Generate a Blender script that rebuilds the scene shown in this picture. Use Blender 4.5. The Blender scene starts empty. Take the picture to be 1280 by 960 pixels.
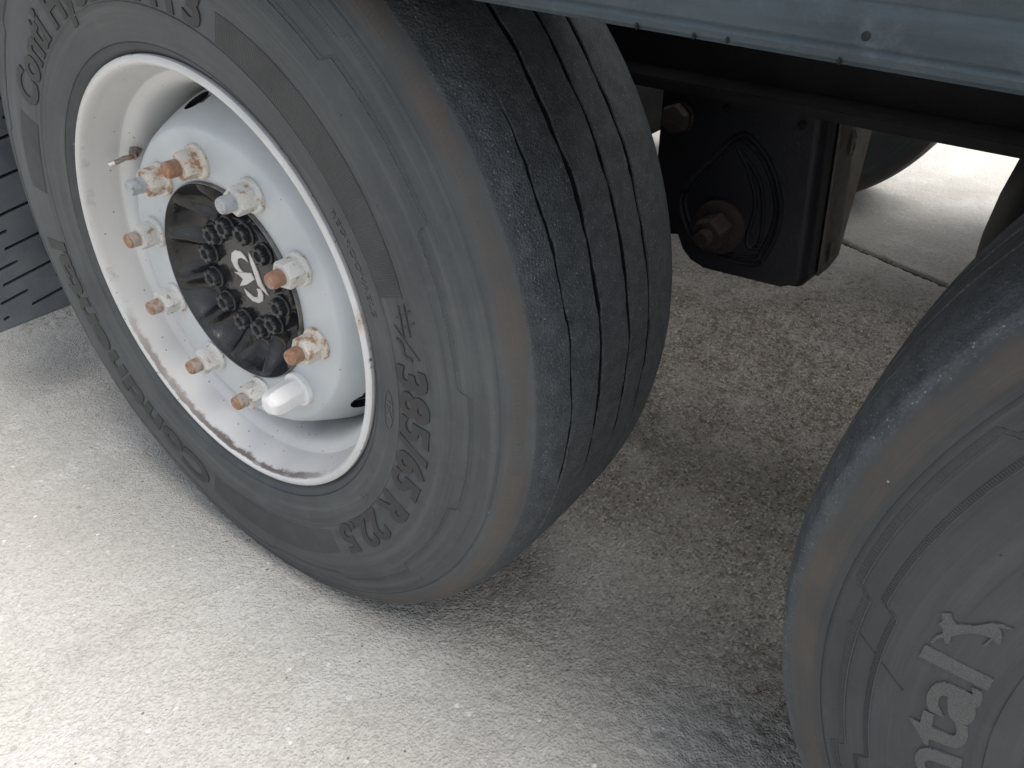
import bpy, bmesh, math, random
import numpy as np
from mathutils import Vector, Matrix
random.seed(7); rng = np.random.default_rng(7)
S = bpy.context.scene
COL = S.collection
PI = math.pi
R_ = math.radians

# ------------------------------------------------------------------ camera, world, sun, exposure
AX = 0.50                                   # height of the wheel centres above the concrete
cam_d = bpy.data.cameras.new('camera'); cam = bpy.data.objects.new('camera', cam_d); COL.objects.link(cam)
cam_d.sensor_fit = 'HORIZONTAL'; cam_d.sensor_width = 36.0; cam_d.lens = 36.0 * 999.6 / 1280.0
cam_d.clip_start = 0.02; cam_d.clip_end = 9000
right = Vector((0.80000965, 0.59972575, 0.01770856)); up = Vector((-0.35084522, 0.4436627, 0.8246642))
fwd = Vector((-0.48671573, 0.66595228, -0.56534535))
m = Matrix((right, up, -fwd)).transposed().to_4x4(); m.translation = Vector((0.88076, -0.52303, 0.50937 + AX))
cam.matrix_world = m
S.camera = cam
SUN_EL, SUN_AZ = R_(66), R_(76)          # thin overcast: the sun is a broad soft patch, high over the trailer's front
w = bpy.data.worlds.new('World'); S.world = w; w.use_nodes = True
nt = w.node_tree; bg = nt.nodes['Background']
sky = nt.nodes.new('ShaderNodeTexSky'); sky.sky_type = 'NISHITA'; sky.sun_disc = False
sky.sun_elevation = SUN_EL; sky.sun_rotation = SUN_AZ
sky.air_density = 1.0; sky.dust_density = 4.0; sky.ozone_density = 1.0; sky.altitude = 0
hs = nt.nodes.new('ShaderNodeHueSaturation'); hs.inputs['Saturation'].default_value = .36     # thin cloud greys the sky
nt.links.new(sky.outputs[0], hs.inputs['Color']); nt.links.new(hs.outputs[0], bg.inputs['Color']); bg.inputs['Strength'].default_value = 0.12
sd = bpy.data.lights.new('sun', 'SUN'); sd.energy = 2.3; sd.angle = R_(45); sd.color = (1, .95, .89)
so = bpy.data.objects.new('sun', sd); COL.objects.link(so)
so.rotation_euler = (-(PI / 2 - SUN_EL), 0, -SUN_AZ); so.location = (0, 6, 9)
S.view_settings.view_transform = 'Standard'; S.view_settings.look = 'None'
S.view_settings.exposure = 1.15; S.view_settings.gamma = 1.0

# ------------------------------------------------------------------ node helpers
class NT:
    def __init__(s, name):
        s.m = bpy.data.materials.new(name); s.m.use_nodes = True
        s.t = s.m.node_tree; s.b = s.t.nodes['Principled BSDF']; s.N = s.t.nodes; s.L = s.t.links
        tc = s.N.new('ShaderNodeTexCoord'); s.co = tc.outputs['Object']; s.geo = None
    def put(s, sock, v):
        if isinstance(v, bpy.types.NodeSocket): s.L.new(v, sock)
        elif isinstance(v, (tuple, list)) and len(v) == 3 and sock.type == 'RGBA': sock.default_value = (*v, 1)
        else: sock.default_value = v
    def math(s, op, a, b=0.0, c=None):
        n = s.N.new('ShaderNodeMath'); n.operation = op
        s.put(n.inputs[0], a); s.put(n.inputs[1], b)
        if c is not None: s.put(n.inputs[2], c)
        return n.outputs[0]
    def noise(s, scale, detail=4, rough=.55, vec=None, dist=0):
        n = s.N.new('ShaderNodeTexNoise'); s.L.new(vec or s.co, n.inputs['Vector'])
        n.inputs['Scale'].default_value = scale; n.inputs['Detail'].default_value = detail
        n.inputs['Roughness'].default_value = rough; n.inputs['Distortion'].default_value = dist
        return n.outputs['Fac']
    def voro(s, scale, feature='F1', out='Distance', vec=None, rnd=1):
        n = s.N.new('ShaderNodeTexVoronoi'); n.feature = feature; s.L.new(vec or s.co, n.inputs['Vector'])
        n.inputs['Scale'].default_value = scale; n.inputs['Randomness'].default_value = rnd
        return n.outputs[out]
    def ramp(s, f, a, b, lo=0.0, hi=1.0, smooth=True):
        n = s.N.new('ShaderNodeMapRange'); n.interpolation_type = 'SMOOTHSTEP' if smooth else 'LINEAR'
        s.put(n.inputs['Value'], f)
        n.inputs['From Min'].default_value = a; n.inputs['From Max'].default_value = b
        n.inputs['To Min'].default_value = lo; n.inputs['To Max'].default_value = hi
        return n.outputs['Result']
    def mix(s, f, a, b):
        n = s.N.new('ShaderNodeMix'); n.data_type = 'RGBA'
        s.put(n.inputs[0], f); s.put(n.inputs[6], a); s.put(n.inputs[7], b)
        return n.outputs[2]
    def xyz(s):
        n = s.N.new('ShaderNodeSeparateXYZ'); s.L.new(s.co, n.inputs[0]); return n.outputs
    def comb(s, x, y, z):
        n = s.N.new('ShaderNodeCombineXYZ'); s.put(n.inputs[0], x); s.put(n.inputs[1], y); s.put(n.inputs[2], z); return n.outputs[0]
    def scaled(s, v):
        n = s.N.new('ShaderNodeMapping'); s.L.new(s.co, n.inputs['Vector']); n.inputs['Scale'].default_value = v; return n.outputs[0]
    def bump(s, h, dist, strength=1.0, prev=None):
        n = s.N.new('ShaderNodeBump'); s.L.new(h, n.inputs['Height']); n.inputs['Distance'].default_value = dist
        n.inputs['Strength'].default_value = strength
        if prev is not None: s.L.new(prev, n.inputs['Normal'])
        return n.outputs[0]
    def done(s, col, rough, metal=0.0, normal=None, spec=.5):
        s.put(s.b.inputs['Base Color'], col); s.put(s.b.inputs['Roughness'], rough); s.put(s.b.inputs['Metallic'], metal)
        s.put(s.b.inputs['Specular IOR Level'], spec)
        if normal is not None: s.L.new(normal, s.b.inputs['Normal'])
        return s.m

# ------------------------------------------------------------------ materials
def mat_concrete():
    n = NT('rough_concrete')
    big = n.noise(.9, 5, .6); mid = n.noise(5, 5, .6); fine = n.noise(160, 3, .6); fin2 = n.noise(420, 2, .6)
    col = n.mix(n.ramp(big, .3, .7), (.37, .36, .333), (.44, .432, .408))
    col = n.mix(n.ramp(mid, .48, .66, 0, .8), col, (.47, .465, .445))
    col = n.mix(n.ramp(mid, .30, .46, .5, 0), col, (.33, .32, .30))
    vp = n.voro(95); vc = n.voro(95, out='Color')
    sp = n.N.new('ShaderNodeSeparateColor'); n.L.new(vc, sp.inputs[0])
    size = n.ramp(sp.outputs[0], 0, 1, .12, .42, False)
    grain = n.math('LESS_THAN', vp, size)
    white = n.math('MULTIPLY', grain, n.math('GREATER_THAN', sp.outputs[1], .965))
    dark = n.math('MULTIPLY', n.math('LESS_THAN', vp, n.math('MULTIPLY', size, .55)), n.math('LESS_THAN', sp.outputs[1], .02))
    col = n.mix(n.math('MULTIPLY', n.ramp(fine, .35, .52, .3, 0), 1.0), col, (.26, .25, .23))  # fine pits darkened like occlusion, put into the colour
    gx, gy, gz = n.xyz(); col = n.mix(n.ramp(gz, -.0052, -.0010, .75, 0), col, (.17, .155, .135)); col = n.mix(n.ramp(gz, -.0115, -.0080, .95, 0), col, (.03, .026, .022))  # low pits painted darker, hollow shade and grime in one; joint nearly black
    col = n.mix(n.math('MULTIPLY', white, n.ramp(n.noise(60, 2), .35, .65, .1, .8)), col, (.66, .655, .64))
    col = n.mix(n.math('MULTIPLY', dark, .75), col, (.07, .065, .06))
    # oily brown soiling where trailers stand
    px, py, pz = n.xyz(); wob = n.math('MULTIPLY', n.math('SUBTRACT', n.noise(2.2, 4), .5), 1.1)
    sx = n.math('ABSOLUTE', n.math('SUBTRACT', py, n.math('ADD', .95, wob)))
    stain = n.math('MULTIPLY', n.ramp(sx, .35, 1.0, 1, 0), n.ramp(n.noise(9, 5), .3, .7, .5, 1))
    col = n.mix(n.math('MULTIPLY', stain, .6), col, (.27, .232, .185))
    # exposed aggregate: every grain its own tone, strongest where the paste is worn off
    gc = n.voro(150, out='Color'); gs = n.N.new('ShaderNodeSeparateColor'); n.L.new(gc, gs.inputs[0])
    gd = n.math('LESS_THAN', n.voro(150), .5)
    amt = n.math('MULTIPLY', n.math('ADD', .12, n.math('MULTIPLY', stain, .6)), gd)
    col = n.mix(n.math('MULTIPLY', amt, n.math('GREATER_THAN', gs.outputs[0], .62)), col, (.56, .54, .50))
    col = n.mix(n.math('MULTIPLY', amt, n.math('LESS_THAN', gs.outputs[0], .34)), col, (.10, .09, .078))
    col = n.mix(n.math('MULTIPLY', n.math('ADD', .07, n.math('MULTIPLY', stain, .5)), n.ramp(n.noise(210, 3, .7), .52, .66)), col, (.09, .08, .07))
    # scattered pebbles, ground flush with the paste
    pv = n.voro(30, rnd=1); pc = n.voro(30, out='Color'); ps = n.N.new('ShaderNodeSeparateColor'); n.L.new(pc, ps.inputs[0])
    pw = n.math('ADD', pv, n.math('MULTIPLY', n.math('SUBTRACT', n.noise(120, 2), .5), .10))
    peb = n.math('MULTIPLY', n.math('LESS_THAN', pw, n.ramp(ps.outputs[2], 0, 1, .05, .15, False)), n.math('LESS_THAN', ps.outputs[0], .30))
    col = n.mix(n.math('MULTIPLY', peb, .7), col, n.mix(ps.outputs[1], (.24, .225, .20), (.60, .59, .57)))
    v2 = n.voro(230); h2 = n.ramp(v2, 0, .75, 1, 0)
    h = n.math('ADD', n.math('MULTIPLY', fine, .9), n.math('ADD', n.math('MULTIPLY', h2, .55), n.math('MULTIPLY', fin2, .35)))
    h = n.math('ADD', h, n.math('MULTIPLY', n.noise(45, 3, .6), .9))
    nm = n.bump(n.math('MULTIPLY', h, n.math('ADD', 1, n.math('MULTIPLY', stain, 3.2))), .0024, 1.0)
    return n.done(col, n.math('SUBTRACT', n.ramp(fine, .3, .7, .8, 1.0), n.math('MULTIPLY', stain, n.ramp(n.noise(3.5, 4), .42, .62, .15, .45))), normal=nm, spec=n.ramp(stain, 0, 1, .25, .5))

def mat_joint():
    n = NT('joint_filler'); f = n.noise(120, 4)
    return n.done(n.mix(f, (.018, .016, .014), (.06, .052, .045)), .95, normal=n.bump(f, .006))

def mat_tyre(name='tyre_rubber', k=1.0):
    n = NT(name); K = lambda *c: tuple(q * k for q in c); x, y, z = n.xyz()
    r = n.math('SQRT', n.math('ADD', n.math('MULTIPLY', x, x), n.math('MULTIPLY', z, z)))
    cl = n.noise(7, 5, .6); fine = n.noise(60, 4, .6)
    side = n.mix(n.ramp(cl, .3, .7), K(.043, .049, .055), K(.061, .069, .074))
    inv = n.math('DIVIDE', 1.3, r)
    stv = n.noise(1, 5, .6, vec=n.comb(n.math('MULTIPLY', r, 85), n.math('MULTIPLY', x, inv), n.math('MULTIPLY', z, inv)))
    side = n.mix(n.ramp(stv, .50, .72, 0, .55), side, K(.092, .098, .100))      # rubbed, dusty rings
    side = n.mix(n.ramp(stv, .48, .28, 0, .6), side, K(.028, .032, .036))
    side = n.mix(n.ramp(fine, .45, .8, 0, .3), side, K(.086, .090, .092))
    # road film: brown-grey stain on the shoulder band
    rw = n.math('ADD', r, n.math('MULTIPLY', n.math('SUBTRACT', n.noise(11, 3), .5), .012))
    inner = n.ramp(rw, .486, .497); outer = n.ramp(rw, .508, .5185, 1, 0)
    band = n.math('MULTIPLY', inner, outer)
    side = n.mix(n.math('MULTIPLY', band, n.ramp(n.noise(9, 4), .3, .7, .15, .65)), side, (.088, .069, .055))
    # tread: cleaner, darker rubber with stuck mineral dust
    tr = n.ramp(n.math('ADD', r, n.math('MULTIPLY', n.math('SUBTRACT', n.noise(25, 3), .5), .006)), .511, .521)
    dust = n.voro(420); dc = n.voro(420, out='Color')
    sc = n.N.new('ShaderNodeSeparateColor'); n.L.new(dc, sc.inputs[0])
    dens = n.ramp(n.noise(14, 3), .35, .7, .01, .09)
    dot = n.math('MULTIPLY', n.math('LESS_THAN', dust, .34), n.math('LESS_THAN', sc.outputs[0], dens))
    tread = n.mix(n.ramp(fine, .3, .75), (.046, .053, .060), (.080, .090, .099))
    tread = n.mix(n.ramp(n.noise(420, 2), .54, .68, 0, .6), tread, (.12, .13, .14))
    tread = n.mix(n.math('MULTIPLY', dot, .8), tread, (.24, .24, .235))
    # groove floors and walls: no dust, and their shade painted in near-black
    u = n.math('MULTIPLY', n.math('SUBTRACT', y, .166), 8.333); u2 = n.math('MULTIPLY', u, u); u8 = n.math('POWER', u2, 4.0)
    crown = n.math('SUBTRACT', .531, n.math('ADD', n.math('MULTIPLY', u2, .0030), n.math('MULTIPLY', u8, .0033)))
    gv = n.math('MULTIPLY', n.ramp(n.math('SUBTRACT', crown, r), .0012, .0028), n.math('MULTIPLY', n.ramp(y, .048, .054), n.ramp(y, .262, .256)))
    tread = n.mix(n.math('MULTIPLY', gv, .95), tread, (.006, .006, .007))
    tr = n.math('MAXIMUM', tr, n.math('MULTIPLY', n.ramp(y, .032, .040), n.ramp(y, .300, .292)))
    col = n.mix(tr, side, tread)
    # a few specks of grit and little white marks on the sidewall
    v = n.voro(75); vc = n.voro(75, out='Color'); s2 = n.N.new('ShaderNodeSeparateColor'); n.L.new(vc, s2.inputs[0])
    spk = n.math('MULTIPLY', n.math('LESS_THAN', v, .075), n.math('LESS_THAN', s2.outputs[0], .06))
    col = n.mix(n.math('MULTIPLY', spk, .8), col, n.mix(n.math('GREATER_THAN', s2.outputs[1], .5), (.32, .32, .3), (.015, .015, .015)))
    h_t = n.math('ADD', n.noise(260, 3, .65), n.math('MULTIPLY', n.ramp(n.voro(330), 0, .7, 1, 0), .7))
    h = n.math('MULTIPLY', h_t, tr)
    b1 = n.bump(h, .0011, .9 if k == 1 else .4)
    # fine concentric moulding lines on the sidewall
    lines = n.noise(1, 2, .5, vec=n.comb(n.math('MULTIPLY', r, 420), 0, 0))
    b2 = n.bump(n.math('MULTIPLY', lines, n.math('SUBTRACT', 1, tr)), .0007, .6, b1)
    b3 = n.bump(n.noise(500, 2), .0003, .5, b2)
    return n.done(col, n.mix(tr, (.55,) * 3, (.62,) * 3), normal=b3, spec=n.ramp(gv, 0, 1, .35, .08))

def mat_letter():
    n = NT('moulded_rubber'); f = n.noise(40, 4)
    return n.done(n.mix(f, (.017, .018, .020), (.027, .028, .030)), .6, normal=n.bump(n.noise(400, 2), .0004))
def mat_ridge():
    n = NT('ridge_rubber'); f = n.noise(90, 4); g = n.voro(520)
    return n.done(n.mix(f, (.058, .062, .065), (.082, .085, .086)), .55, normal=n.bump(g, .0012, .8))

def mat_rim():
    n = NT('white_rim_paint'); x, y, z = n.xyz()
    r = n.math('SQRT', n.math('ADD', n.math('MULTIPLY', x, x), n.math('MULTIPLY', z, z)))
    cl = n.noise(6, 5, .6); fine = n.noise(90, 4, .65)
    col = n.mix(n.ramp(cl, .3, .7), (.50, .505, .505), (.60, .605, .605))
    # road dirt caught behind the lip, heavy at the lower left
    nz = n.noise(30, 6, .7)
    rj = n.math('ADD', r, n.math('MULTIPLY', n.math('SUBTRACT', nz, .5), .006))
    lip = n.math('MULTIPLY', n.ramp(rj, .2834, .2848), n.ramp(rj, .2866, .2880, 1, 0))
    low = n.ramp(n.math('ADD', n.math('MULTIPLY', z, -1.0), n.math('MULTIPLY', x, -.25)), .12, .26)
    lft = n.ramp(n.math('MULTIPLY', x, -1), .12, .27)
    dirt = n.math('MULTIPLY', lip, n.math('MAXIMUM', n.math('MULTIPLY', low, n.ramp(n.noise(7, 3), .36, .48)), n.math('MULTIPLY', lft, n.ramp(nz, .50, .64, 0, .35))))
    col = n.mix(n.math('MULTIPLY', dirt, .9), col, (.085, .06, .05))
    haze = n.math('MULTIPLY', n.ramp(r, .262, .285), n.ramp(n.math('MULTIPLY', x, -1), .05, .25))
    col = n.mix(n.math('MULTIPLY', haze, n.ramp(cl, .3, .7, .15, .5)), col, (.43, .40, .37))
    # specks
    v = n.voro(170); vc = n.voro(170, out='Color'); s = n.N.new('ShaderNodeSeparateColor'); n.L.new(vc, s.inputs[0])
    dens = n.ramp(r, .2, .285, .012, .06)
    spk = n.math('MULTIPLY', n.math('LESS_THAN', v, .23), n.math('LESS_THAN', s.outputs[0], dens))
    col = n.mix(n.math('MULTIPLY', spk, .8), col, (.10, .08, .07))
    # rust bleeding on the right of the lip
    dx = n.math('SUBTRACT', x, .288); dz = n.math('SUBTRACT', z, .058)
    d = n.math('SQRT', n.math('ADD', n.math('MULTIPLY', dx, dx), n.math('MULTIPLY', n.math('MULTIPLY', dz, dz), .25)))
    d = n.math('ADD', d, n.math('MULTIPLY', n.math('SUBTRACT', nz, .5), .03))
    col = n.mix(n.ramp(d, .000, .010, .8, 0), col, (.30, .16, .07))
    edge = n.math('MULTIPLY', n.ramp(r, .2955, .2985), n.ramp(n.noise(45, 4, .7), .60, .64))
    col = n.mix(n.math('MULTIPLY', edge, .85), col, (.06, .04, .03))
    chip = n.math('MULTIPLY', n.ramp(n.noise(70, 3, .6), .70, .72), n.ramp(r, .286, .289))
    col = n.mix(chip, col, (.10, .09, .085))
    return n.done(col, n.ramp(fine, .3, .7, .35, .5), normal=n.bump(fine, .0004, .35), spec=.5)

def mat_disc():
    n = NT('silver_grey_disc_paint'); cl = n.noise(8, 5, .6); fine = n.noise(150, 3)
    col = n.mix(n.ramp(cl, .3, .7), (.41, .445, .465), (.48, .515, .535))
    v = n.voro(120); vc = n.voro(120, out='Color'); s = n.N.new('ShaderNodeSeparateColor'); n.L.new(vc, s.inputs[0])
    spk = n.math('MULTIPLY', n.math('LESS_THAN', v, .15), n.math('LESS_THAN', s.outputs[0], .03))
    col = n.mix(n.math('MULTIPLY', spk, .8), col, (.1, .08, .07))
    return n.done(col, .42, normal=n.bump(fine, .0003, .4), spec=.5)

def mat_rusty(name, base, rust, amount, scale=60, metal=.5, seed=0):
    n = NT(name)
    oi = n.N.new('ShaderNodeObjectInfo')
    mp = n.N.new('ShaderNodeVectorMath'); mp.operation = 'ADD'; n.L.new(n.co, mp.inputs[0])
    cmb = n.comb(oi.outputs['Random'], n.math('MULTIPLY', oi.outputs['Random'], 7.3), seed); n.L.new(cmb, mp.inputs[1])
    vec = mp.outputs[0]
    f = n.noise(scale, 6, .7, vec); g = n.noise(scale * 4, 4, .65, vec)
    mask = n.ramp(f, .62 - amount * .5, .70 - amount * .4)
    col = n.mix(g, tuple(c * .75 for c in base), tuple(min(1, c * 1.2) for c in base))
    rc = n.mix(g, tuple(c * .6 for c in rust), tuple(c * 1.3 for c in rust))
    col = n.mix(mask, col, rc)
    met = n.ramp(mask, 0, 1, metal, 0)
    return n.done(col, n.ramp(mask, 0, 1, .5, .85), met, n.bump(n.math('ADD', f, n.math('MULTIPLY', g, .6)), .0022, .8))

def plain(name, c1, c2, rough, scale=30, metal=0, bump=.0006, bscale=200, spec=.5):
    n = NT(name); f = n.noise(scale, 5, .6); g = n.noise(bscale, 3)
    return n.done(n.mix(n.ramp(f, .3, .7), c1, c2), rough, metal, n.bump(g, bump, .6), spec)

def mat_beam():
    n = NT('weathered_blue_grey_steel')
    st = n.noise(1, 5, .6, vec=n.scaled((6, 6, 60))); cl = n.noise(35, 5, .65); fine = n.noise(300, 2)
    col = n.mix(n.ramp(st, .3, .7), (.019, .031, .040), (.038, .056, .069))
    col = n.mix(n.ramp(cl, .5, .75, 0, .7), col, (.064, .086, .102))
    col = n.mix(n.ramp(n.noise(160, 3), .70, .76), col, (.05, .055, .06))
    run = n.noise(1, 5, .65, vec=n.scaled((38, 8, 5)))
    col = n.mix(n.ramp(run, .52, .70, 0, .55), col, (.024, .032, .038))
    col = n.mix(n.ramp(n.noise(11, 5, .65), .55, .75, 0, .5), col, (.08, .106, .122))
    return n.done(col, .55, .15, n.bump(n.math('ADD', fine, cl), .0007, .6))

M = dict(
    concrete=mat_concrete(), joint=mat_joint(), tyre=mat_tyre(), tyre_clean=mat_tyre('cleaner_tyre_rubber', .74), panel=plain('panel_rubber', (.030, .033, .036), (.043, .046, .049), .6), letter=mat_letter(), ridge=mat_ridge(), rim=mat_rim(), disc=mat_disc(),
    nut=mat_rusty('galvanised_nut', (.60, .60, .58), (.33, .22, .14), .14, 80, .2), nut_rusty=mat_rusty('rusty_galvanised_nut', (.62, .58, .52), (.36, .22, .13), .25, 75, .15, seed=3),
    stud=mat_rusty('stud_steel', (.40, .36, .33), (.33, .21, .14), .3, 90, .2), stud_rust=mat_rusty('rusty_stud', (.31, .235, .20), (.27, .155, .10), .45, 80, .1),
    stud_grey=mat_rusty('painted_stud', (.36, .39, .41), (.25, .22, .19), .16, 45, .1), tip=mat_rusty('orange_rust', (.36, .27, .22), (.34, .18, .10), .42, 150, 0),
    cap_white=plain('white_plastic', (.66, .66, .66), (.74, .74, .74), .4, bump=.0003),
    hub=plain('black_hub_paint', (.008, .008, .009), (.018, .019, .021), .16, 40, 0, .0022, 45), capbolt=plain('black_plastic', (.02, .022, .025), (.034, .036, .04), .42),
    hubring=plain('hub_seat_steel', (.10, .10, .10), (.20, .19, .18), .5, 60, .3),
    emblem=plain('white_emblem_paint', (.48, .47, .45), (.58, .57, .55), .5),
    valve=mat_rusty('valve_brass', (.30, .26, .24), (.28, .17, .10), .3, 80), valve_cap=plain('valve_tip', (.6, .56, .5), (.75, .7, .62), .35, 60, .7),
    beam=mat_beam(), chassis=plain('black_chassis_paint', (.008, .008, .009), (.014, .014, .015), .6, 14, 0, .0012, 90, .22),
    bracket=plain('black_bracket_paint', (.008, .009, .013), (.013, .014, .019), .5, 12, 0, .0010, 160, .3), flange=plain('dusty_lit_flange', (.05, .047, .042), (.11, .10, .09), .55, 40, .2),
    bolt=mat_rusty('dark_rusty_bolt', (.013, .010, .010), (.022, .013, .011), .45, 60, .1), flap=plain('mudflap_rubber', (.075, .088, .102), (.125, .140, .152), .5, 9, 0, .001, 120),
    plank=plain('dark_timber', (.05, .042, .035), (.085, .072, .06), .8, 8),
    bellows=plain('bellows_rubber', (.012, .012, .013), (.022, .021, .022), .5), drum=mat_rusty('rusty_drum', (.035, .03, .03), (.10, .05, .035), .6, 25, 0), body=plain('dark_body_panel', (.10, .11, .12), (.13, .14, .15), .5, 3),
)

# ------------------------------------------------------------------ object helpers
def link(name, me, mat, parent=None, smooth=35, loc=None, mats=None):
    me.name = name
    for q in (mats or [mat]): me.materials.append(q)
    if not smooth: me.polygons.foreach_set('use_smooth', [False] * len(me.polygons))
    if smooth:
        me.polygons.foreach_set('use_smooth', [True] * len(me.polygons))
        me.set_sharp_from_angle(angle=R_(smooth))
    o = bpy.data.objects.new(name, me); COL.objects.link(o)
    if parent is not None: o.parent = parent
    if loc is not None: o.location = loc
    return o
def pydata(name, v, f, mat, parent=None, smooth=35, **k):
    me = bpy.data.meshes.new(name); me.from_pydata([tuple(map(float, p)) for p in v], [], f); me.update()
    return link(name, me, mat, parent, smooth, **k)
def from_bm(name, bm, mat, parent=None, smooth=35, **k):
    me = bpy.data.meshes.new(name); bmesh.ops.recalc_face_normals(bm, faces=bm.faces); bm.to_mesh(me); bm.free()
    return link(name, me, mat, parent, smooth, **k)
def empty(name, parent=None, loc=(0, 0, 0)):
    o = bpy.data.objects.new(name, None); COL.objects.link(o); o.parent = parent; o.location = loc; o.empty_display_size = .1
    return o
def box(bm, x0, x1, y0, y1, z0, z1, bev=0):
    r = bmesh.ops.create_cube(bm, size=1)
    for v in r['verts']:
        v.co = Vector((x0 + (x1 - x0) * (v.co.x + .5), y0 + (y1 - y0) * (v.co.y + .5), z0 + (z1 - z0) * (v.co.z + .5)))
    if bev:
        es = list({e for v in r['verts'] for e in v.link_edges})
        bmesh.ops.bevel(bm, geom=es, offset=bev, segments=2, affect='EDGES')
def prism(bm, poly, fn, d0, d1):
    """extrude a 2-D outline: fn(u, v, d) -> point"""
    a = [bm.verts.new(fn(u, v, d0)) for u, v in poly]; b = [bm.verts.new(fn(u, v, d1)) for u, v in poly]
    bm.faces.new(a); bm.faces.new(b[::-1]); n = len(poly)
    for i in range(n): bm.faces.new((a[i], a[(i + 1) % n], b[(i + 1) % n], b[i]))
def lathe_y(prof, seg=64, closed=False, a0=0.0):
    """revolve (r, y) round the y axis -> verts, faces"""
    v = []; f = []; n = len(prof)
    for i in range(seg):
        a = a0 + 2 * PI * i / seg
        for r, y in prof: v.append((r * math.cos(a), y, r * math.sin(a)))
    for i in range(seg):
        j = (i + 1) % seg
        for k in range(n if closed else n - 1):
            l = (k + 1) % n
            f.append((i * n + k, j * n + k, j * n + l, i * n + l))
    return v, f
def lathe_bm(bm, prof, seg, off=(0, 0, 0), closed=False, a0=0.0, caps=True):
    v, f = lathe_y(prof, seg, closed, a0)
    vs = [bm.verts.new(Vector(p) + Vector(off)) for p in v]
    for q in f: bm.faces.new([vs[i] for i in q])
    if caps and not closed:
        n = len(prof)
        for k in (0, n - 1):
            if prof[k][0] > 1e-6: bm.faces.new([vs[i * n + k] for i in range(seg)][:: 1 if k else -1])
def tube(bm, pts, rad, seg=8):
    pts = [Vector(p) for p in pts]; rings = []
    for i, p in enumerate(pts):
        d = (pts[min(i + 1, len(pts) - 1)] - pts[max(i - 1, 0)]).normalized()
        u = d.cross(Vector((0, 0, 1)) if abs(d.z) < .9 else Vector((1, 0, 0))).normalized(); q = d.cross(u)
        rr = rad[i] if isinstance(rad, (list, tuple)) else rad
        rings.append([bm.verts.new(p + rr * (math.cos(2 * PI * k / seg) * u + math.sin(2 * PI * k / seg) * q)) for k in range(seg)])
    for a, b in zip(rings, rings[1:]):
        for k in range(seg): bm.faces.new((a[k], a[(k + 1) % seg], b[(k + 1) % seg], b[k]))
    bm.faces.new(rings[0][::-1]); bm.faces.new(rings[-1])
def apply_bool(o, cutter_bm):
    me = bpy.data.meshes.new('cut'); bmesh.ops.recalc_face_normals(cutter_bm, faces=cutter_bm.faces); cutter_bm.to_mesh(me); cutter_bm.free()
    c = bpy.data.objects.new('cut', me); COL.objects.link(c); c.parent = o.parent; c.location = o.location
    md = o.modifiers.new('b', 'BOOLEAN'); md.operation = 'DIFFERENCE'; md.solver = 'EXACT'; md.object = c
    bpy.context.view_layer.update()
    dg = bpy.context.evaluated_depsgraph_get(); new = bpy.data.meshes.new_from_object(o.evaluated_get(dg))
    o.modifiers.clear(); old = o.data; o.data = new; new.name = o.name
    bpy.data.objects.remove(c); bpy.data.meshes.remove(me); bpy.data.meshes.remove(old)
def noise1(n_ctrl, seed):
    g = np.random.default_rng(seed).uniform(-1, 1, n_ctrl)
    def f(t):                                           # periodic smooth noise, t in turns
        x = (t % 1.0) * n_ctrl; i = int(x) % n_ctrl; u = x - int(x); u = u * u * (3 - 2 * u)
        return g[i] * (1 - u) + g[(i + 1) % n_ctrl] * u
    return f

# ------------------------------------------------------------------ ground: sheet to the horizon + two rough concrete slabs with an open joint
PX0, PX1, PY0, PY1 = -1.25, 1.65, -.80, 3.70          # rectangle where the slabs are modelled grain by grain
bx = (-3000, PX0, PX1, 3000); by = (-3000, PY0, PY1, 3000)
gv_ = [(x, y, 0) for y in by for x in bx]
ground = pydata('ground', gv_, [(j * 4 + i, j * 4 + i + 1, j * 4 + i + 5, j * 4 + i + 4) for j in range(3) for i in range(3) if (i, j) != (1, 1)], M['concrete'], None, 0)
ground['kind'] = 'structure'
J0 = np.array((.27, 1.94)); JU = np.array((.946, -.323)); JN = np.array((.323, .946))
def vnoise(x, y, wl, seed):
    """smooth value noise on arrays, wavelength wl in metres"""
    g = np.random.default_rng(seed).uniform(-1, 1, (256, 256)); u = x / wl + 1000.3; v_ = y / wl + 1000.7
    i = np.floor(u).astype(int); j = np.floor(v_).astype(int); fu = u - i; fv = v_ - j; fu = fu * fu * (3 - 2 * fu); fv = fv * fv * (3 - 2 * fv)
    q = lambda a, b: g[a % 256, b % 256]
    return (q(i, j) * (1 - fu) + q(i + 1, j) * fu) * (1 - fv) + (q(i, j + 1) * (1 - fu) + q(i + 1, j + 1) * fu) * fv
def grains(x, y, wl, seed):
    """rounded stones: 1 - distance to the nearest jittered cell point"""
    r_ = np.random.default_rng(seed); jx = r_.uniform(.1, .9, (128, 128)); jy = r_.uniform(.1, .9, (128, 128)); sz = r_.uniform(.45, 1, (128, 128))
    u = x / wl + 500.2; v_ = y / wl + 500.6; i0 = np.floor(u).astype(int); j0 = np.floor(v_).astype(int); best = np.zeros_like(x)
    for a in (-1, 0, 1):
        for b in (-1, 0, 1):
            i = i0 + a; j = j0 + b; d = np.hypot(u - i - jx[i % 128, j % 128], v_ - j - jy[i % 128, j % 128])
            best = np.maximum(best, np.clip(1 - d / (.75 * sz[i % 128, j % 128]), 0, 1) ** .7 * sz[i % 128, j % 128])
    return best
gxs = np.linspace(PX0, PX1, 691); t_ = [PY0]
while t_[-1] < PY1: t_.append(t_[-1] + .0042 + .0022 * max(0, t_[-1] - .3))
gys = np.array(t_); gys = PY0 + (gys - PY0) * (PY1 - PY0) / (gys[-1] - PY0); X, Y = np.meshgrid(gxs, gys); nx, ny = len(gxs), len(gys)
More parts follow.
